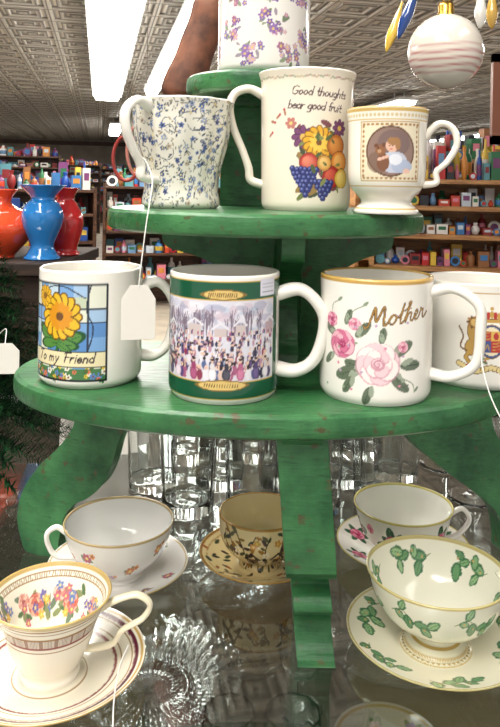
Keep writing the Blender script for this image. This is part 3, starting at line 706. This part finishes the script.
# ------------------------------------------------------------------ price tags
def tag(cx, cy, cz, w, h, rotz, string, name='price_tag', top=True):
    m = MB()
    o = cr([(-w / 2, -h / 2), (w / 2, -h / 2), (w / 2, h * .25), (w * .25, h / 2), (-w * .25, h / 2), (-w / 2, h * .25)], 1, True)
    d = np.array([cos(rotz), sin(rotz), 0]); n = np.array([-sin(rotz), cos(rotz), 0])
    m.extrude(o, (cx, cy, cz), d, n, .0006, lin((226, 222, 214)))
    m.sweep(cr(string, 8), (1, .2, .1), .00045, .00045, lin((228, 226, 220)), 6)
    return m.make(name, CARD, smooth=False)
tag(-.0745, .490, T3 + .066, .023, .037, .2,
    [(-.0745, .4895, T3 + .082), (-.0735, .490, T3 + .095), (-.0715, .498, T2 - .01), (-.0705, .507, T2 + .006), (-.072, .530, T2 + .022), (-.078, .548, T2 + .034), (-.083, .555, T2 + .040)])
m = MB()
m.sweep(cr([(.168, .517, T3 + .045), (.166, .508, T3 + .030), (.168, .499, T3 + .014), (.172, .490, T3 + .001), (.176, .482, T3 - .006)], 8), (1, 0, .3), .0005, .0005, lin((230, 228, 222)), 6)
m.make('price_tag_string', CARD)
m = MB()
m.sweep(cr([(-.079, .500, GT + .034), (-.083, .490, GT + .026), (-.082, .465, GT + .022), (-.078, .440, GT + .018), (-.075, .425, GT + .0012)], 8), (1, 0, .3), .0005, .0005, lin((226, 224, 218)), 6)
m.box((-.072, .415, GT + .001), (.02, .03, .0006), lin((232, 230, 224)), .2)
m.make('price_tag', CARD)

# ------------------------------------------------------------------ glass display counter
par = bpy.data.objects.new('glass_display_counter', None); sc.collection.objects.link(par)
m = MB(); m.box((0, .74, GT - .005), (2.2, .92, .0099), W1); m.make('top_glass', TOPGLASS, smooth=False, parent=par)
m = MB(); m.box((0, .74, .862), (2.16, .88, .006), W1); m.make('inner_glass_shelf', TOPGLASS, smooth=False, parent=par)
m = MB()
for y in (.285, 1.195): m.box((0, y, GT - .006), (2.22, .012, .022), W1)
for x in (-1.105, 1.105): m.box((x, .74, GT - .006), (.012, .92, .022), W1)
for x in (-1.1, 1.1):
    for y in (.29, 1.19): m.box((x, y, .7), (.02, .02, .66), W1)
m.make('metal_frame', STEEL, smooth=False, parent=par)
m = MB(); m.box((0, .74, .2), (2.2, .92, .4), W1); m.box((0, 1.185, .715), (2.16, .01, .6), W1)
m.make('wood_base', noise_mat('case_wood', (104, 92, 82), (146, 130, 114), 10, .5, (1, 1, 6), .05), smooth=False, parent=par)

def gplate(x, y, z, r, n, nm='pressed_glass_plate'):
    m = MB()
    pr = cr([(0, .004), (r * .4, .004), (r * .5, .007), (r * .75, .012), (r * .95, .022), (r, .024), (r * .99, .021), (r * .75, .008), (r * .5, .003), (r * .45, 0), (0, .001)], 6)
    seg = 144; th = np.linspace(0, 2 * pi, seg, endpoint=False)
    rad = np.maximum(pr[:, 0], 1e-5)[:, None] * (1 + .02 * np.cos(n * th) * (pr[:, 0] > r * .45)[:, None])
    Z = pr[:, 1][:, None] + .0012 * np.cos(n * th) * (pr[:, 0] > r * .3)[:, None] + .001 * np.sin(pr[:, 0] * 900)[:, None]
    m.grid(np.stack([rad * np.sin(th), -rad * np.cos(th), Z], -1), W1)
    m.make(nm, PGLASS, (x, y, z))
SZ = .8655
for x, y, r, n in ((-.095, .74, .095, 36), (-.28, .62, .09, 30), (.36, .66, .09, 24), (-.02, .93, .08, 30), (.17, .80, .08, 24)):
    gplate(x, y, SZ + .002, r, n)
def tumbler(x, y, z, r, h, nm='drinking_glass', stem=False, flute=None):
    m = MB()
    if stem:
        pr = cr([(0, .002), (r * .8, .001), (r * .82, .003), (.006, .007), (.004, h * .3), (.006, h * .42), (r * .7, h * .52), (r, h * .75), (r * .92, h), (r * .92 - .0015, h), (r * .95 - .0015, h * .75), (r * .6, h * .54), (0, h * .47)], 6)
    else:
        pr = np.array([(0, 0), (r * .85, 0), (r * .87, .002), (r * .9, h * .3), (r, h), (r - .0018, h), (r * .9 - .0024, h * .3), (r * .8, .012), (0, .010)])
        pr = resample(pr, .004)
    m.rev(pr, (0, 0, 0), W1, 48, flute)
    m.make(nm, GLASS, (x, y, z), smooth=True, sharp=50)
for x, y, r, h in ((-.062, .785, .032, .095), (.008, .775, .031, .100), (.078, .79, .031, .100), (.150, .815, .030, .098), (-.030, .855, .032, .105), (.045, .86, .032, .100), (-.110, .845, .030, .085), (.112, .865, .031, .100), (.185, .885, .031, .105), (-.075, .93, .033, .110), (.005, .94, .033, .115), (.085, .94, .033, .11), (.155, .955, .033, .11), (-.025, 1.03, .034, .12), (.06, 1.03, .034, .12), (.14, 1.05, .034, .12)):
    tumbler(x, y, GT + .0003, r, h, flute=(12, .015))
for x, y, r, h in ((.262, .825, .033, .10), (.340, .83, .035, .11), (.255, .92, .035, .12), (.340, .94, .036, .12)):
    tumbler(x, y, GT + .0003, r, h, 'crystal_goblet', True, (16, .03))
rr = random.Random(20)
def shelfplate(x, y, r, base, ring_, flowers, z=SZ):
    c = disc(int(r * 2000 + 14), base); ringline(c, r * 1000 - 3, 2, ring_)
    for k in range(flowers):
        a = rr.uniform(0, 6.3); q = rr.uniform(.1, .8) * r * 1000
        for i in range(4): c.leaf(q * cos(a), q * sin(a), 10, rr.uniform(0, 6.3), (90, 120, 80))
        c.flower(q * cos(a), q * sin(a), 6, rr.choice([(200, 80, 100), (220, 150, 90), (236, 200, 210), (140, 110, 170)]), (235, 210, 110), 6)
    o = saucer((x, y, z), r, c); o.name = 'dinner_plate'
shelfplate(.135, .66, .05, (190, 184, 170), (170, 140, 80), 12)
shelfplate(.25, .54, .07, (184, 168, 146), (150, 100, 60), 18)
shelfplate(-.24, .88, .06, (190, 186, 180), (120, 120, 130), 8)
for x, y, r, h in ((-.06, .53, .026, .07), (-.005, .49, .02, .06), (-.12, .58, .026, .06), (.085, .50, .022, .06), (.12, .56, .02, .05), (.045, .62, .026, .07), (-.01, .62, .024, .07), (.06, .72, .024, .08), (.13, .47, .02, .05), (-.16, .48, .024, .06)):
    tumbler(x, y, SZ, r, h, 'cordial_glass', True, (10, .03))

def cloth(x, y, z, w, d, h, seed, col):
    r2 = np.random.RandomState(seed); n = 60
    th = np.linspace(0, 2 * pi, 96, endpoint=False); t = np.linspace(0, 1, n)
    ph = r2.uniform(0, 6.3, 6); fr = r2.randint(3, 11, 6)
    rows = []
    for k in t:
        rad = min(1., (1 - k) * 3 + .0) if k > .66 else 1 - .25 * k
        wv = sum(.035 * np.sin(f * th + p + 5 * k * (i - 2)) for i, (f, p) in enumerate(zip(fr, ph)))
        rr_ = rad * (1 + wv) + 1e-4
        rows.append(np.stack([w * .5 * rr_ * np.sin(th), -d * .5 * rr_ * np.cos(th), h * (min(k / .7, 1) ** .8) * (1 + .05 * np.sin(3 * th + ph[0])) + 0 * th], -1))
    m = MB(); m.grid(np.array(rows), lin(col)); m.make('crumpled_cloth', CARD, (x, y, z))
cloth(-.195, .98, GT, .11, .10, .13, 1, (226, 220, 212))

# ------------------------------------------------------------------ room (yawed)
AL = 11.8
def rc(x, y): a = radians(AL); return (x * cos(a) - y * sin(a), x * sin(a) + y * cos(a))
CZ = 3.0
nx, ny, ts = 50, 60, .5
X0, Y0 = -11., -1.5
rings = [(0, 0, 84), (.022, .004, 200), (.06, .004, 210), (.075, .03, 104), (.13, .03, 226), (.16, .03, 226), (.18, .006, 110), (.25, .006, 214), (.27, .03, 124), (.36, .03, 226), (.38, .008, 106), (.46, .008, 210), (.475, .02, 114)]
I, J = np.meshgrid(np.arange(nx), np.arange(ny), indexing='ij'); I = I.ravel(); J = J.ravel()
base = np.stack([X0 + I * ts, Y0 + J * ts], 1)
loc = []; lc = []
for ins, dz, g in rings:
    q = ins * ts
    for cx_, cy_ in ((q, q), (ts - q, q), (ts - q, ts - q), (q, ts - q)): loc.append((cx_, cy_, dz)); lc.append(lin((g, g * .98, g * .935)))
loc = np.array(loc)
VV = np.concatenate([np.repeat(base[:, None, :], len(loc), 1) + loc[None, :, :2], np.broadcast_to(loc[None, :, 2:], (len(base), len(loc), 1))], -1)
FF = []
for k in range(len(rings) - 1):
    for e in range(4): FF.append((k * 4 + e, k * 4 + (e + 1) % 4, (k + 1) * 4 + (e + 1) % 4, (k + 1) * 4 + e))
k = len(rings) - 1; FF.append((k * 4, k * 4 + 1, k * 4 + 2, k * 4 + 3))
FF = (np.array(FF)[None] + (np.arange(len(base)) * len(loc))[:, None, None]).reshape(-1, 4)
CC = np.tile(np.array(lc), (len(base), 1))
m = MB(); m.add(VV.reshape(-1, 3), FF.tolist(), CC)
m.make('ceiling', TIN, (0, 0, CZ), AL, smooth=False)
X1, Y1 = X0 + nx * ts, Y0 + ny * ts
WALLM = noise_mat('plaster_wall', (150, 140, 128), (178, 168, 155), 2, .8, bump=.05)
m = MB(); m.box(((X0 + X1) / 2, (Y0 + Y1) / 2, -.05), (X1 - X0, Y1 - Y0, .1), W1)
m.make('floor', noise_mat('worn_floor', (150, 138, 122), (186, 174, 156), 3, .5, bump=.03), rot=AL, smooth=False)
m = MB(); m.box(((X0 + X1) / 2, Y1 + .05, 1.5), (X1 - X0, .1, 3.1), W1); m.make('wall_back', WALLM, rot=AL, smooth=False)
m = MB(); m.box((X1 + .05, (Y0 + Y1) / 2, 1.5), (.1, Y1 - Y0, 3.1), W1); m.make('wall_right', WALLM, rot=AL, smooth=False)
m = MB(); m.box((X0 - .05, (Y0 + Y1) / 2, 1.5), (.1, Y1 - Y0, 3.1), W1); m.make('wall_left', WALLM, rot=AL, smooth=False)
m = MB(); m.box(((X0 + X1) / 2, Y1 - .04, CZ - .12), (X1 - X0, .08, .16), W1); m.make('trim_1', WOODD, rot=AL, smooth=False)

def fixture(x, y, L, w):
    p = bpy.data.objects.new('fluorescent_fixture', None); sc.collection.objects.link(p)
    a, b = rc(x, y)
    m = MB(); m.box((0, 0, .03), (w + .06, L + .06, .05), (.8, .8, .8)); m.make('housing', GOODS, (a, b, CZ - .16), AL, False, parent=p)
    m = MB()
    for sx in (-1, 1):
        for sy in (-1, 1): m.box((sx * w * .3, sy * L * .4, .11), (.02, .02, .12), (.7, .7, .7))
    m.make('hangers', GOODS, (a, b, CZ - .16), AL, False, parent=p)
    m = MB()
    o = [(-w / 2, 0), (-w * .42, -.06), (w * .42, -.06), (w / 2, 0)]
    m.extrude(o, (0, 0, 0), (1, 0, 0), (0, 1, 0), L, W1); m.make('diffuser', TUBE, (a, b, CZ - .158), AL, False, parent=p)
fixture(.10, 8.5, 8, .42); fixture(.78, 8.0, 7, .18)
for x, y in ((-4, 5), (-4, 14), (5, 5), (5, 13), (9, 9), (.4, 20), (5, 21), (-5, 22), (10, 19), (-.5, 0.6)):
    fixture(x, y, 3.6, .3)

# ------------------------------------------------------------------ shop shelving + goods
PAL = [(190, 40, 40), (205, 70, 44), (40, 80, 160), (60, 120, 180), (225, 190, 70), (230, 225, 215), (40, 110, 70), (215, 140, 60), (120, 60, 110), (220, 130, 150), (30, 35, 45), (150, 100, 60), (90, 150, 160), (235, 230, 225), (140, 40, 40), (110, 150, 190), (200, 210, 220)]
DK = [(110, 60, 40), (60, 40, 34), (150, 40, 40), (170, 150, 120), (60, 70, 80), (190, 180, 160), (90, 60, 44), (40, 50, 46), (180, 120, 60)]
def goods(m, x0, x1, y, z, hmax, dep, pal, rr, cell=.1):
    x = x0
    while x < x1 - .04:
        w = rr.uniform(.5, 1.3) * cell; h = rr.uniform(.4, .95) * hmax; c = lin(rr.choice(pal))
        if x + w > x1: break
        k = rr.random()
        if k < .45:
            m.box((x + w / 2, y, z + h / 2), (w * .9, dep * .7, h), c)
            m.box((x + w / 2, y - dep * .352, z + h * .6), (w * .6, .004, h * .35), lin(rr.choice(pal)))
        elif k < .7:
            r = w * .42
            m.rev([(0, 0), (r, 0), (r, h * .6), (r * .75, h * .72), (r * .35, h * .78), (r * .35, h), (0, h)], (x + w / 2, y, z), c, 12)
            m.rev([(r * 1.01, h * .15), (r * 1.02, h * .16), (r * 1.02, h * .5), (r * 1.01, h * .51)], (x + w / 2, y, z), lin(rr.choice(pal)), 12)
        elif k < .84:
            r = w * .45
            m.rev(cr([(0, 0), (r * .5, 0), (r, h * .3), (r * .8, h * .6), (r * .4, h * .75), (r * .55, h * .95), (0, h * .95)], 3), (x + w / 2, y, z), c, 12)
        else:
            r = min(h, w * 1.1) / 2
            t = np.linspace(0, 2 * pi, 17)[:-1]
            for q, cc in ((1, c), (.6, lin(rr.choice(pal)))):
                V = np.stack([x + w / 2 + r * q * np.cos(t), y - dep * .3 - .004 * (1 - q) + 0 * t, z + r + r * q * np.sin(t)], 1)
                m.add(V, [tuple(range(16))], cc)
        x += w + cell * .06
def gondola(x, y, w, zs, top, rot, pal, seed, cell, mt=WOODL, dep=.4):
    rr = random.Random(seed)
    p = bpy.data.objects.new('shop_shelving_unit', None); sc.collection.objects.link(p)
    m = MB()
    for z in zs: m.box((0, 0, z - .0125), (w, dep, .025), W1)
    for sx in (-1, 1): m.box((sx * (w / 2 - .015), 0, top / 2), (.03, dep, top), W1)
    m.box((0, dep / 2 - .005, top / 2), (w, .01, top), W1)
    m.make('shelves', mt, (x, y, 0), rot, False, parent=p)
    m = MB()
    for i, z in enumerate(zs):
        nz = zs[i + 1] - .03 if i + 1 < len(zs) else z + .3
        for yy, hh in ((.10, .95), (-.07, .7)):
            goods(m, -w / 2 + .04, w / 2 - .04, yy, z, (nz - z) * hh, dep * .4, pal, rr, cell)
    m.make('merchandise', GOODS, (x, y, 0), rot, True, sharp=40, parent=p)
gondola(1.80, 4.1, 2.2, [.15, .36, .56, .76, .95, 1.13, 1.29, 1.44], 1.46, -10, PAL, 1, .055)
gondola(2.6, 5.9, 3.6, [.3, .6, .85, 1.05, 1.25, 1.45, 1.62], 1.64, 4, PAL, 2, .07)
gondola(-.2, 8.5, 3.0, [.3, .6, .85, 1.1, 1.35], 1.38, 12, PAL, 3, .09, WOODD)
gondola(-2.5, 6.4, 2.2, [.3, .6, .85, 1.1, 1.32], 1.34, 20, PAL, 4, .08, WOODD)
gondola(-1.55, 3.4, 1.1, [.3, .6, .85, 1.05], 1.07, 20, PAL, 5, .06, WOODD)
for i, (x, y, w) in enumerate(((-6, 13, 5), (1.5, 13, 5), (7.5, 12, 5), (-7, 19, 6), (1, 19, 7), (9, 18, 7), (-3, 25, 8), (6, 25, 8))):
    gondola(x, y, w, [.4, .8, 1.1, 1.4, 1.65, 1.85], 1.87, AL, PAL, 10 + i, .14, WOODD)
gondola(.55, 2.1, 1.5, [.25, .55, .82], .84, 0, DK, 30, .07, WOODD)

m = MB(); m.box((-.68, 1.60, .6), (.58, .34, 1.2), W1); m.box((-.68, 1.59, 1.2175), (.62, .38, .025), W1)
for x in (-.82, -.54): m.box((x, 1.425, .75), (.25, .012, .78), W1)
m.make('wooden_cabinet', WOODM, smooth=False, bevel=.003)
def vase(x, y, z, s, pr, col, nm='glass_vase', k=1.):
    m = MB(); pr = np.array(pr) * s; pr[:, 0] *= k; m.rev(cr(pr, 8), (0, 0, 0), lin(col), 48, None); m.make(nm, GLOSSY, (x, y, z))
vp = [(0, 0), (.28, 0), (.3, .04), (.26, .1), (.36, .35), (.38, .55), (.26, .75), (.18, .84), (.24, .95), (.30, 1.0), (.28, .99), (.16, .85), (.22, .7), (0, .2)]
vp2 = [(0, 0), (.22, 0), (.24, .05), (.5, .3), (.55, .48), (.40, .66), (.18, .78), (.16, .88), (.26, 1.0), (.22, .99), (.12, .85), (0, .6)]
vp3 = [(0, 0), (.24, 0), (.20, .08), (.16, .2), (.26, .45), (.28, .62), (.22, .76), (.16, .84), (.30, 1.0), (.26, .99), (.13, .84), (0, .6)]
vase(-.425, 1.48, 1.231, .150, vp3, (36, 116, 184)); vase(-.515, 1.50, 1.231, .140, vp2, (214, 72, 38), k=.85); vase(-.402, 1.57, 1.231, .145, vp, (186, 38, 42), k=.72)
vase(-.462, 1.62, 1.231, .13, vp, (200, 150, 156), k=.8); vase(-.60, 1.6, 1.231, .16, vp2, (220, 120, 50))

# tabletop artificial christmas tree at left
m = MB(); rr = random.Random(31)
m.sweep([(0, 0, 0), (0, 0, .15), (0, 0, .33)], (1, 0, 0), .006, .006, lin((80, 56, 40)), 8)
m.rev([(0, 0), (.035, 0), (.033, .012), (.01, .02), (0, .02)], (0, 0, 0), lin((80, 56, 40)), 24)
nv = []; nf = []
for lv in range(22):
    z = .075 + lv * .0118; L = .128 * (1 - (lv / 23.) ** 1.6) + .006
    nb = 17 if lv < 14 else 11
    for b in range(nb):
        a = b * 2 * pi / nb + lv * .5 + rr.uniform(-.15, .15); dx, dy = cos(a), sin(a)
        Lb = L * rr.uniform(.8, 1.08)
        nk = max(6, int(Lb / .0034))
        for k in range(nk):
            t = Lb * (k + 1) / nk; px, py, pz = dx * t, dy * t, z - t * .25
            for q in range(4):
                ph = rr.uniform(0, 6.3); s_ = .014
                ex = px + dx * s_ * .6 - dy * s_ * .8 * cos(ph); ey = py + dy * s_ * .6 + dx * s_ * .8 * cos(ph); ez = pz + s_ * .8 * sin(ph)
                o = len(nv); nv += [(px - dy * .0012, py + dx * .0012, pz), (px + dy * .0012, py - dx * .0012, pz + .0012), (ex, ey, ez)]; nf.append((o, o + 1, o + 2))
cols = np.repeat(np.array([lin(rr.choice([(26, 62, 36), (40, 84, 48), (18, 44, 28)])) for _ in nf]), 3, 0)
m.add(nv, nf, cols)
m.make('artificial_christmas_tree', NEEDLE, (-.330, .82, GT + .0005), smooth=False)
tag(-.222, .66, GT + .192, .026, .028, .1, [(-.222, .66, GT + .205), (-.228, .68, GT + .215), (-.25, .72, GT + .20)])

# hanging blown-glass ball and ornaments
m = MB(); sg = 96; a = np.linspace(0, pi, 60); th = np.linspace(0, 2 * pi, sg, endpoint=False); rb = .0515
A, TH = np.meshgrid(a, th, indexing='ij')
st = (.5 + .5 * np.sin(A * 34 + 1.2 * np.sin(TH * 3))) ** 3 * (np.clip((A - 1.35) / .3, 0, 1)) * np.clip((2.4 - A) / .2, 0, 1)
col = lin((226, 218, 206)) * (1 - .8 * st[..., None]) + lin((176, 70, 76)) * (.8 * st[..., None])
m.grid(np.stack([rb * np.sin(A) * np.sin(TH), -rb * np.sin(A) * np.cos(TH), rb * np.cos(A)], -1), col)
p = bpy.data.objects.new('hanging_glass_ball', None); sc.collection.objects.link(p)
m.make('ball', GLOSSY, (.268, 1.0, 1.580), parent=p)
m = MB(); m.rev([(0, .018), (.009, .017), (.011, .012), (.011, 0), (.013, -.004)], (.268, 1.0, 1.631), W1, 24)
m.sweep([(.268 + .006 * cos(t), 1.0, 1.655 + .006 * sin(t)) for t in np.linspace(0, 6.2, 20)], (0, 1, 0), .001, .001, W1, 6)
m.make('cap', GOLD, parent=p)
m = MB(); m.sweep([(.268, 1, 1.66), (.268, 1, 2.2), (.268, 1, CZ)], (1, .1, 0), .0008, .0008, lin((180, 170, 150)), 6); m.make('string', CARD, parent=p)
def drop(x, y, z, L, r, col, nm='teardrop_ornament', tilt=0.):
    m = MB(); m.rev(cr([(0, -L / 2), (r * .5, -L * .4), (r, -L * .15), (r * .8, .1 * L), (r * .3, L * .4), (r * .25, L * .5), (0, L * .5)], 6), (0, 0, 0), lin(col), 24)
    V = m.v[0]; V[:, 0] += V[:, 2] * tilt; V += np.array([x, y, z])
    m.sweep([(x + tilt * L / 2, y, z + L / 2 - .002), (x + tilt * L / 2, y, (z + CZ) / 2), (x + tilt * L / 2, y, CZ)], (1, .1, 0), .0007, .0007, lin((180, 170, 150)), 6)
    m.make(nm, GLOSSY)
drop(.206, .95, 1.625, .08, .008, (34, 66, 130), tilt=.35); drop(.212, 1.08, 1.63, .075, .008, (220, 180, 70), tilt=.3); drop(.292, .88, 1.61, .05, .007, (190, 150, 70)); drop(.335, 1.06, 1.655, .06, .009, (216, 212, 204))
m = MB()
for d in (-1, 1): m.box((.447 + d * .040, 1.2, 1.54), (.014, .012, .15), lin((110, 62, 40))); m.box((.447, 1.2, 1.54 + d * .068), (.094, .012, .014), lin((110, 62, 40)))
m.box((.447, 1.202, 1.54), (.08, .004, .13), lin((226, 210, 190))); m.box((.447, 1.1995, 1.54), (.05, .002, .07), lin((190, 50, 50)))
m.sweep([(.447, 1.2, 1.614), (.447, 1.2, 2.3), (.447, 1.2, CZ)], (1, .1, 0), .0008, .0008, lin((120, 110, 100)), 6)
m.make('picture_frame', GOODS, smooth=False)
for x, y, z, r, c_ in ((-.275, 1.6, 1.445, .050, (150, 50, 44)), (-.255, 1.75, 1.47, .075, (180, 116, 104))):
    m = MB(); t = np.linspace(0, 2 * pi, 60)
    m.sweep(np.stack([x + r * .6 * np.cos(t), y + 0 * t, z + r * np.sin(t)], 1), (0, 1, 0), .004, .006, lin(c_), 10)
    m.sweep([(x, y, z + r), (x, y, 2.2), (x, y, CZ)], (1, .1, 0), .0008, .0008, lin((120, 110, 100)), 6)
    m.make('embroidery_hoop', GOODS)
m = MB()
m.sweep(cr([(-.13, 1.3, 1.535), (-.130, 1.3, 1.56), (-.112, 1.3, 1.60), (-.095, 1.3, 1.65), (-.075, 1.3, 1.70), (-.06, 1.3, 1.78)], 8), (0, 1, 0), .042, .03, (1, 1, 1), 20, [.15, .8, .85, .8, .8, .9, .3])
m.sweep([(-.06, 1.3, 1.77), (-.06, 1.3, 2.3), (-.06, 1.3, CZ)], (1, .1, 0), .002, .002, (1, 1, 1), 6)
m.make('hanging_wood_carving', noise_mat('brown_carving', (74, 42, 28), (128, 78, 54), 30, .6, bump=.5))

# ------------------------------------------------------------------ lights
def area(nm, loc, tgt, sx, sy, e, col=(1, .955, .88)):
    l = bpy.data.lights.new(nm, 'AREA'); l.shape = 'RECTANGLE'; l.size = sx; l.size_y = sy; l.energy = e; l.color = col
    o = bpy.data.objects.new(nm, l); o.location = loc; sc.collection.objects.link(o)
    o.rotation_euler = (Vector(tgt) - Vector(loc)).to_track_quat('-Z', 'Y').to_euler()
area('ceiling_lamp_front', (-.7, -.9, 2.80), (0, .6, 1.2), 1.6, .5, 26)
area('ceiling_lamp_side', (1.3, .2, 2.80), (0, .6, 1.2), 1.2, .4, 8)
area('ceiling_lamp_rear', (-.9, 1.6, 2.80), (0, .7, 1.2), 1.4, .4, 14)
w = bpy.data.worlds.new('World'); sc.world = w; w.use_nodes = True
w.node_tree.nodes['Background'].inputs[0].default_value = (1, .97, .93, 1); w.node_tree.nodes['Background'].inputs[1].default_value = .68

# ------------------------------------------------------------------ camera
cd = bpy.data.cameras.new('Camera'); cam = bpy.data.objects.new('Camera', cd); sc.collection.objects.link(cam); sc.camera = cam
cd.sensor_fit = 'VERTICAL'; cd.sensor_height = 24; cd.lens = 24 * 720 / 727.
cd.shift_y = -(363.5 - 185) / 727.
cd.clip_start = .02; cd.clip_end = 100
cam.matrix_world = Matrix.Translation((0, 0, 1.39)) @ Matrix.Rotation(radians(90), 4, 'X') @ Matrix.Rotation(radians(1.0), 4, 'Z')
